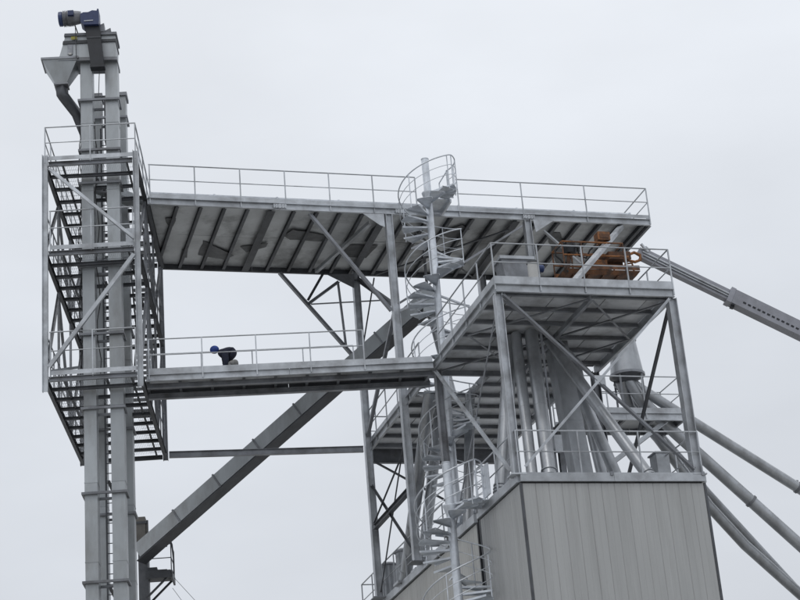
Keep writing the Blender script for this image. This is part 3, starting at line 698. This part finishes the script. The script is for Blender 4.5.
for z in (3.5, 7, 10.6): part('wall_tie', ext(PB(13.8, 42.5, z), PB(14.73, 42.5, z), prof_box(.06, .08)), 'galvb', LS)

# ================================================================== spout pipes under the high platform
def spout(px_top, px_bot, vbot, r, label, rings=(), m_='pipe', square=False, ztop=18.9):
    a = at_z(*px_top, ztop); b = at_v(*px_bot, vbot); d = (b-a).normalized(); b = a+d*((ZS-.02-a.z)/d.z)
    T = thing('spout_pipe', b, label, 'pipe', 'spout pipes feeding the silo roof')
    def seg(p, q, rr, name, par): return part(name, ext(p, q, prof_box(rr*2, rr*2), up=B2) if square else tube(p, q, rr, 18), m_, par)
    n_ = 2; o = None
    for i in range(n_): o = seg(a+(b-a)*(i/n_), a+(b-a)*((i+1)/n_)-d*.004, r, 'pipe_section', T)
    Lh = (b-a).length
    for h in rings: seg(b-d*(h+.035), b-d*h, r+.028, 'clamp_ring', T)
    part('roof_collar', bx(PB, ub(b)-r-.1, ub(b)+r+.1, vb(b)-r-.1, vb(b)+r+.1, ZS-.018, ZS+.06), m_, T)
    return T
spout((511, 338), (503, 466), 42.6, .20, 'thick leaning pipe behind the left platform leg', (.35, .45, .55))
spout((516, 335), (531, 465), 41.2, .15, 'second pipe from the left platform leg, slim and upright', ())
spout((531, 333), (548, 463), 41.1, .19, 'pale pipe with double clamp rings right of the slim upright pipe', (.35, .52))
spout((556, 345), (579, 464), 43.0, .26, 'broad square duct in the middle of the pipes under the platform', (), square=True)
spout((548, 338), (637, 460), 41.0, .165, 'long slanting pipe crossing in front of the broad square duct', (.3, .42))
spout((562, 352), (612, 466), 43.2, .17, 'dark slanting pipe half hidden behind the long slanting one', ())
spout((575, 362), (600, 466), 44.6, .16, 'short dark pipe farthest back among the slanting pipes', ())
spout((430, 392), (408, 560), 50.8, .19, 'leaning pipe by the rear bridge column left of the stair', (.4,))
spout((440, 410), (424, 552), 49.6, .17, 'leaning pipe just behind the upper spiral staircase', (.4,))
spout((470, 395), (468, 520), 45.0, .15, 'upright pipe between the spiral staircase and front left leg', ())
# thin riser and valve among the pipes
TV = thing('valve_riser', at_v(556, 464, 42.0), 'thin riser with a small valve box among the pipes', 'riser')
rb = at_v(556, 462, 42.0); rb.z = ZS-.02
part('riser', tube(rb, rb+ZZ*4.9, .035, 8), 'steel', TV); part('valve_box', bx(PB, ub(rb)-.05, ub(rb)+.17, 41.8, 42.0, 15.15, 15.6), 'galv', TV); part('bracket', bx(PB, ub(rb)-.2, ub(rb)+.1, 41.97, 42.03, 15.2, 15.26), 'steel', TV)
# boxes, drums and vents on the silo roof
def roof_vent(px_top, v, r, label):
    t = at_v(*px_top, v); b = Vector((t.x, t.y, ZS-.02)); h = t.z-b.z
    T = thing('roof_vent', b, label, 'vent', 'vents on the silo roof')
    part('drum', lathe(b, [(r, 0), (r, h)], 20), 'pipe', T)
    part('rim', lathe(b+ZZ*h, [(r+.05, 0), (r+.05, .05), (r*.5, .14)], 20), 'steel', T)
    return T
roof_vent((389, 567), 53.9, .32, 'squat round roof vent nearest the rear corner post')
roof_vent((403, 553), 52.3, .25, 'taller round roof vent at the foot of the rear leaning pipe')
TX = thing('duct_box', PB(19.0, 42.0, ZS), 'pale upright duct box on the silo roof near the right leg', 'duct')
b = at_v(660, 460, 42.0)
part('box_body', bx(PB, ub(b)-.19, ub(b)+.19, 41.8, 42.25, ZS-.02, 15.1), 'galv', TX); part('box_rim', bx(PB, ub(b)-.23, ub(b)+.23, 41.76, 42.29, 15.1, 15.14), 'steel', TX)


# ================================================================== rear distributor, its platform and the long outgoing pipes
RZ = 18.22
TD = thing('distributor_platform', PB(21.5, 48.2, RZ), 'small railed bracket platform below the round distributor at right', 'platform')
DU0, DU1, DV0, DV1 = 19.42, 23.28, 47.5, 48.95
for a, b in ((DU0, 21.35), (21.36, DU1)): part('edge_channel', ext(PB(a, DV0, RZ-.1), PB(b, DV0, RZ-.1), prof_C(.08, .24)), 'galv', TD)
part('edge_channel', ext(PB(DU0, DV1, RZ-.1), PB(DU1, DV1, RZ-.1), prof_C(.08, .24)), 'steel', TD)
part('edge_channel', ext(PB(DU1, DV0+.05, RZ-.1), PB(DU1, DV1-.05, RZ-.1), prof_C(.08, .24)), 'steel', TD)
for i in range(4):
    a = DU0+(DU1-DU0)*i/4; b = DU0+(DU1-DU0)*(i+1)/4
    part('deck_plate', bx(PB, a+.05, b-.005, DV0+.05, DV1-.05, RZ-.02, RZ), 'plate', TD); part('joist', ext(PB(a+.03, DV0+.05, RZ-.09), PB(a+.03, DV1-.05, RZ-.09), prof_I(.08, .12)), 'steel', TD)
rail(TD, [PB(DU0+.1, DV0, 0), PB(DU1, DV0, 0), PB(DU1, DV1, 0), PB(DU0+.1, DV1, 0)], 19.46, 18.88, RZ-.15, 1.3, 'galv', toe=(RZ+.03, RZ+.2))
br(TD, PB(19.6, DV0+.1, 15.9), PB(22.7, DV0+.1, RZ-.2), .14, 'galv', 'bracket'); br(TD, PB(19.6, DV1-.1, 15.9), PB(22.7, DV1-.1, RZ-.2), .14, 'steel', 'bracket')
for v in (DV0+.1, DV1-.1): part('post', ext(PB(19.58, v, ZS-.01), PB(19.58, v, RZ-.2), prof_I(.18, .18)), 'steel', TD)
hc = PB(21.88, 48.22, 0)
TDI = thing('distributor', PB(21.88, 48.22, RZ), 'round grey distributor drum with a flared base at the head of the outgoing pipes', 'distributor')
part('drum', lathe(hc+ZZ*19.78, [(.53, 0), (.41, 1.12)], 28), 'pipe', TDI); part('base_ring', lathe(hc+ZZ*19.70, [(.57, 0), (.57, .08)], 28), 'steel', TDI)
part('top_ring', lathe(hc+ZZ*20.9, [(.44, 0), (.44, .05), (.2, .2)], 28), 'steel', TDI); part('under_plate', lathe(hc+ZZ*19.5, [(.25, 0), (.5, .2)], 24), 'dark', TDI)
part('feed_pipe', sweep([hc+ZZ*21.05, hc+ZZ*21.35, hc+ZZ*21.4-B1*.25, PB(19.36, 48.3, 21.5)], .13, 12), 'pipe', TDI)
for a in (0.6, 2.2, 3.8, 5.4): part('support_leg', ext(hc+B1*.5*math.cos(a)+B2*.5*math.sin(a)+ZZ*(RZ), hc+B1*.5*math.cos(a)+B2*.5*math.sin(a)+ZZ*19.7, prof_Lg(.07)), 'steel', TDI)
def longpipe(pts, r, label, ring=()):
    d = (pts[-1]-pts[-2]).normalized(); end = pts[-1]+d*((pts[-1].z-.05)/-d.z)
    T = thing('outgoing_pipe', end, label, 'pipe', 'long pipes running down to the right')
    o = part('pipe', sweep(pts[:-1]+[pts[-1], end], r, 16), 'pipe', T)
    for t in ring:
        p_ = pts[-2]+(pts[-1]-pts[-2])*t; part('flange', tube(p_-d*.04, p_+d*.04, r+.03, 16), 'steel', T)
        part('lug', bx(PB, ub(p_)-.04, ub(p_)+.04, vb(p_)-.04, vb(p_)+.04, p_.z+r, p_.z+r+.07), 'steel', T)
s_ = hc+ZZ*19.55
longpipe([s_+B1*.1, at_v(636, 386, 48.2), at_v(690, 420, 48.25), at_v(800, 489, 48.4)], .17, 'uppermost of the long pipes running down to the right from the distributor', (.98,))
longpipe([s_-B2*.05, at_v(643, 402, 48.1), at_v(672, 430, 48.15), at_v(800, 545, 48.3)], .19, 'middle long pipe running down to the right below the distributor', (.62,))
longpipe([s_-B1*.25, at_v(630, 408, 48.6), at_v(658, 438, 48.7), at_v(709, 506, 48.8), at_v(745, 545, 48.9), at_v(800, 594, 49)], .17, 'lowest and thickest long pipe emerging from behind the grey silo', ())
longpipe([s_-B1*.3+B2*.2, at_v(640, 412, 49.2), at_v(680, 458, 49.3), at_v(707, 492, 49.4), at_v(775, 566, 49.5)], .13, 'thinner long pipe merging over the lowest pipe', ())

# ================================================================== things on the high platform deck
TDr = thing('fan_unit', PB(17.3, 43.9, 19.05), 'white cylindrical fan unit with a blue motor standing on the high platform', 'fan')
fz = 19.076
b0 = PB(17.42, 43.95, 0)
part('stand_leg', bx(PB, 17.12, 17.2, 43.7, 44.2, fz, 20.6), 'galv', TDr); part('stand_leg', bx(PB, 17.64, 17.72, 43.7, 44.2, fz, 20.6), 'galv', TDr); part('stand_top', bx(PB, 17.1, 17.74, 43.66, 44.24, 20.6, 20.66), 'galv', TDr)
part('drum', lathe(b0+ZZ*20.66, [(.165, 0), (.165, .95)], 20), 'white', TDr); part('rim', lathe(b0+ZZ*21.61, [(.185, 0), (.185, .05)], 20), 'dark', TDr)
part('motor', lathe(PB(17.63, 44.15, 21.55), [(.1, 0), (.12, .03), (.12, .17), (.08, .2)], 14, B1), 'blue', TDr)
TBx = thing('hopper_box', PB(17.0, 45.0, 19.05), 'pale hopper box on the high platform just left of the fan unit', 'hopper')
part('body', hexa([PB(16.95, 44.8, 20.9), PB(17.55, 44.8, 20.9), PB(17.55, 45.3, 20.9), PB(16.95, 45.3, 20.9), PB(16.75, 44.75, 22.1), PB(17.75, 44.75, 22.1), PB(17.75, 45.4, 22.1), PB(16.75, 45.4, 22.1)]), 'steel', TBx)
part('lid', bx(PB, 16.7, 17.8, 44.7, 45.45, 22.1, 22.2), 'galv', TBx); [part('leg', bx(PB, x, x+.07, y, y+.07, fz, 20.95), 'galv', TBx) for x in (16.95, 17.48) for y in (44.8, 45.2)]
part('side_motor', lathe(PB(16.62, 45.0, 21.5), [(.1, 0), (.14, .03), (.14, .28), (.1, .32)], 12, B1), 'dark', TBx)

# ================================================================== boom lift
LVV = 47.3
w0 = at_v(641, 254, LVV); w1 = at_v(728, 296, LVV-.3); w2 = at_v(800, 331, LVV-.55)
TBL = thing('boom_lift', w2+(w2-w1).normalized()*36, 'boom lift with a grey telescopic boom and rusty orange basket over the platform', 'boom lift')
base = w2+(w2-w1).normalized()*((w2.z-2.2)/abs((w2-w1).normalized().z)); TBL.location = (base.x, base.y, 0)
d1 = (w1-w0).normalized(); d2 = (base-w1).normalized()
part('inner_boom', ext(w0, w1+d2*2, prof_box(.26, .36)), 'boom', TBL)
part('hydraulic_line', tube(w0+ZZ*.02-B2*.15, w1-B2*.15, .035, 8), 'galv', TBL); part('hydraulic_line', tube(w0-ZZ*.1-B2*.16, w1-B2*.16-ZZ*.1, .025, 8), 'galv', TBL)
ob = part('outer_boom', ext(w1, base, prof_box(.38, .50)), 'boom', TBL)
part('boom_collar', ext(w1-d2*.02, w1+d2*.14, prof_box(.405, .53)), 'boom', ob)
part('wear_pad', ext(w1+d2*.02-ZZ*.36, w1+d2*.14-ZZ*.34, prof_box(.16, .08)), 'black', ob)
up2 = ZZ-d2*d2.z; up2.normalize(); sd2 = d2.cross(up2).normalized()
if sd2.dot(B2) > 0: sd2 = -sd2
part('chain_track', [ext(w1+d2*(.5+.17*i)+sd2*.195-up2*.07, w1+d2*(.5+.17*i+.10)+sd2*.195-up2*.07, prof_box(.02, .055), up=up2) for i in range(40)], 'black', ob, kind='stuff')
part('upper_strip', ext(w1+d2*.3+up2*.255, w1+d2*30+up2*.255, prof_box(.30, .012), up=up2), 'galv', ob)
# chassis on the ground, outside the frame
bu, bv = ub(base), vb(base)
part('turntable', [bx(PB, bu-1.2, bu+1.6, bv-1.0, bv+1.0, 1.2, 2.2)], 'orange', TBL); part('chassis', bx(PB, bu-2.2, bu+2.2, bv-1.2, bv+1.2, .55, 1.2), 'boom', TBL)
for x in (-1.6, 1.6):
    for y in (-1.35, 1.05): part('wheel', lathe(PB(bu+x, bv+y, .55), [(.35, 0), (.55, .03), (.55, .27), (.35, .3)], 20, B2), 'rubber', TBL)
# basket
bz = at_v(600, 278, LVV).z; k0, k1 = ub(at_v(562, 278, LVV)), ub(at_v(637, 279, LVV)); y0, y1 = LVV-.35, LVV+.55
bk = part('basket_floor', hexa([PB(k0+.1, y0+.08, bz), PB(k1-.12, y0+.08, bz), PB(k1-.12, y1-.05, bz), PB(k0+.1, y1-.05, bz), PB(k0, y0, bz+.14), PB(k1, y0, bz+.14), PB(k1, y1, bz+.14), PB(k0, y1, bz+.14)]), 'rust', TBL)
[part('floor_rib', bx(PB, x, x+.06, y0+.1, y1-.08, bz-.05, bz), 'rust', bk) for x in (k0+.3, k0+.8, k0+1.3, k0+1.8)]
part('toe_panel', bx(PB, k0+.75, k1-.02, y0-.012, y0, bz+.15, bz+.32), 'rust', bk); part('toe_panel', bx(PB, k0+.02, k1-.02, y1, y1+.012, bz+.15, bz+.34), 'orange', bk)
def bt(a, b, r=.028, m_='orange', name='basket_rail', par=None): return part(name, tube(a, b, r, 8), m_, par or TBL)
for y in (y0, y1):
    for z in (.62, 1.08): bt(PB(k0, y, bz+z), PB(k1-.35 if z < 1 else k1-.5, y, bz+z))
    for x in (k0, k0+.65, k1-.5): bt(PB(x, y, bz+.14), PB(x, y, bz+1.08), .026, 'rust', 'basket_post')
for x in (k0, k1-.5): bt(PB(x, y0, bz+1.08), PB(x, y1, bz+1.08))
part('side_panel', bx(PB, k0+1.45, k1-.3, y1-.3, y1-.27, bz+.55, bz+.9), 'rust', TBL); part('side_panel', bx(PB, k0+1.1, k0+1.6, y0+.3, y0+.33, bz+.4, bz+.62), 'orange', TBL)
cb = part('control_box', bx(PB, ub(at_v(596, 240, LVV)), ub(at_v(608, 240, LVV)), LVV-.2, LVV+.15, at_v(600, 242, LVV).z, at_v(600, 234, LVV).z), 'orange', TBL)
part('control_panel', bx(PB, ub(at_v(597.5, 240, LVV)), ub(at_v(606.5, 240, LVV)), LVV-.215, LVV-.2, at_v(600, 240.5, LVV).z, at_v(600, 236.5, LVV).z), 'rust', cb)
bt(PB(k0+1.2, LVV, bz+1.08), at_v(602, 243, LVV), .03, 'rust', 'box_bracket')
# boom head bracket: orange ring frame with an open middle, and the leveling arm
rp = [at_v(x, y, LVV-.1) for x, y in ((628, 255), (634, 252.5), (640, 255), (640.5, 260), (635, 262), (628.5, 260.5))]
part('bracket_ring', sweep(rp, .05, 8, closed=True), 'orange', TBL)
part('jib_arm', ext(at_v(607, 257, LVV), at_v(629, 257, LVV), prof_box(.3, .26)), 'rust', TBL)
part('head_link', ext(at_v(638, 251, LVV), w0+d1*.4, prof_box(.2, .22)), 'boom', TBL); part('head_pin', tube(at_v(641, 244, LVV-.2), at_v(648, 252, LVV-.2), .05, 8), 'galv', TBL); part('head_pin', tube(at_v(645, 247, LVV+.15), at_v(650, 251, LVV+.15), .05, 8), 'galv', TBL)
bt(at_v(625, 264, LVV-.3), at_v(628, 271, LVV-.3), .03, 'rust', 'step_hoop'); bt(at_v(632, 263, LVV-.3), at_v(634, 271, LVV-.3), .03, 'rust', 'step_hoop'); bt(at_v(625, 264, LVV-.3), at_v(632, 263, LVV-.3), .03, 'rust', 'step_hoop')
# hoses and a covered console at the left end
part('console_cover', lathe(at_v(569, 247, LVV), [(.05, .22), (.16, .19), (.22, .08), (.23, -.06), (.2, -.25)][::-1], 16), 'black', TBL)
part('console_post', tube(PB(k0+.22, LVV, bz+.14), at_v(569, 252, LVV), .06, 8), 'rust', TBL)
hz = [at_v(x, y, LVV-.3) for x, y in ((566, 243), (560, 246), (555, 250), (556, 256), (561, 260), (565, 266), (568, 272))]
part('hose', sweep(hz, .032, 8), 'rubber', TBL)
hz = [at_v(x, y, LVV-.2) for x, y in ((572, 244), (578, 248), (579, 256), (586, 258), (590, 250), (596, 244))]
part('hose', sweep(hz, .03, 8), 'rubber', TBL)

# ================================================================== crouching person on the footbridge
pb = at_z(225, 366, 19.04)
s_c = (pb-fa0).dot(fd)
def PP(x, y, z): return FP(s_c+.08+x*1.08, .55+y, 19.04+z)     # x to the right along the bridge, y away, z up
TPn = thing('person', PP(0, 0, 0), 'person in dark navy jacket and blue hood crouching face down on the footbridge', 'person')
def skinned(name, verts, edges, radii, m_, root=0, sub=2, parent=None):
    base = Vector(root_loc(parent)); me = bpy.data.meshes.new(name); me.from_pydata([tuple(v-base) for v in verts], edges, []); me.update()
    o = bpy.data.objects.new(name, me); COL.objects.link(o); o.parent = parent
    md_ = o.modifiers.new('skin', 'SKIN'); md_.use_smooth_shade = True
    sv = me.skin_vertices[0].data if me.skin_vertices else None
    if sv is None:
        bpy.context.view_layer.objects.active = o
        o.select_set(True); bpy.ops.mesh.customdata_skin_add(); o.select_set(False); sv = me.skin_vertices[0].data
    for i, r in enumerate(radii): sv[i].radius = r if isinstance(r, tuple) else (r, r); sv[i].use_root = (i == root)
    ss = o.modifiers.new('sub', 'SUBSURF'); ss.levels = sub; ss.render_levels = sub
    me.materials.append(M[m_]); return o
# squat: feet flat, knees up, torso folded forward to the left, arms reaching down to the deck
V = [PP(.19, 0, .60), PP(.08, 0, .74), PP(-.07, 0, .78), PP(-.18, 0, .79), PP(-.26, 0, .82),           # pelvis, waist, chest, neck base, neck
     PP(-.06, -.20, .68), PP(-.04, -.22, .40), PP(-.16, -.12, .12), PP(-.06, .20, .68), PP(-.04, .22, .40), PP(-.16, .12, .12)]
E_ = [(0, 1), (1, 2), (2, 3), (3, 4), (2, 5), (5, 6), (6, 7), (2, 8), (8, 9), (9, 10)]
body = skinned('body', V, E_, [(.22, .22), (.23, .23), (.20, .22), (.13, .13), (.07, .07), .12, .085, .055, .12, .085, .055], 'jacket', 0, 2, TPn)
Vl = [PP(.20, 0, .46), PP(.20, -.12, .42), PP(.0, -.17, .36), PP(.22, -.14, .10), PP(.08, -.14, .05), PP(.20, .12, .42), PP(.0, .17, .36), PP(.22, .14, .10), PP(.08, .14, .05)]
skinned('trousers', Vl, [(0, 1), (1, 2), (2, 3), (3, 4), (0, 5), (5, 6), (6, 7), (7, 8)], [.11, .10, .08, .06, .045, .10, .08, .06, .045], 'trouser', 0, 3, TPn)
hcn = PP(-.34, 0, .89); hax = (PP(-.46, 0, .50)-PP(-.26, 0, .66)).normalized()
def ell(c, a, b, c2, ax, n=14, m_=10):
    side = B2; upv = ax.cross(side).normalized(); v = []; f = []
    for i in range(m_+1):
        t = math.pi*i/m_
        for j in range(n):
            p_ = 2*math.pi*j/n; v.append(c+ax*(a*math.cos(t))+side*(b*math.sin(t)*math.cos(p_))+upv*(c2*math.sin(t)*math.sin(p_)))
    for i in range(m_):
        for j in range(n): f.append((i*n+j, i*n+(j+1) % n, (i+1)*n+(j+1) % n, (i+1)*n+j))
    return v, f, [True]*len(f)
part('head', ell(hcn-ZZ*.025-fd*.015, .10, .072, .085, (-ZZ*.6-fd*.8).normalized()), 'skin', TPn)
part('hood', ell(hcn+ZZ*.006, .135, .118, .125, (-fd*.9+ZZ*.1).normalized()), 'hood', TPn)
for sgn in (-1, 1):
    hb = PP(-.165, .12*sgn, .09)
    hv = [hb, hb-fd*.045-ZZ*.03]; he = [(0, 1)]; hr_ = [.026, .03]
    for k in range(4):
        o_ = (k-1.5)*.019; i_ = len(hv)
        hv += [hb-fd*.075-ZZ*.042+fn*o_, hb-fd*.105-ZZ*.058+fn*o_*1.1]; he += [(1, i_), (i_, i_+1)]; hr_ += [.009, .008]
    i_ = len(hv); hv += [hb-fd*.04-ZZ*.035-fn*sgn*.035, hb-fd*.07-ZZ*.055-fn*sgn*.04]; he += [(0, i_), (i_, i_+1)]; hr_ += [.011, .009]
    skinned('hand', hv, he, hr_, 'skin', 0, 1, TPn)
    part('boot', [ell(PP(.08, .14*sgn, .05), .15, .05, .05, -fd, 12, 8)], 'black', TPn)
for o in bpy.data.objects:
    if '_r' in o: del o['_r']
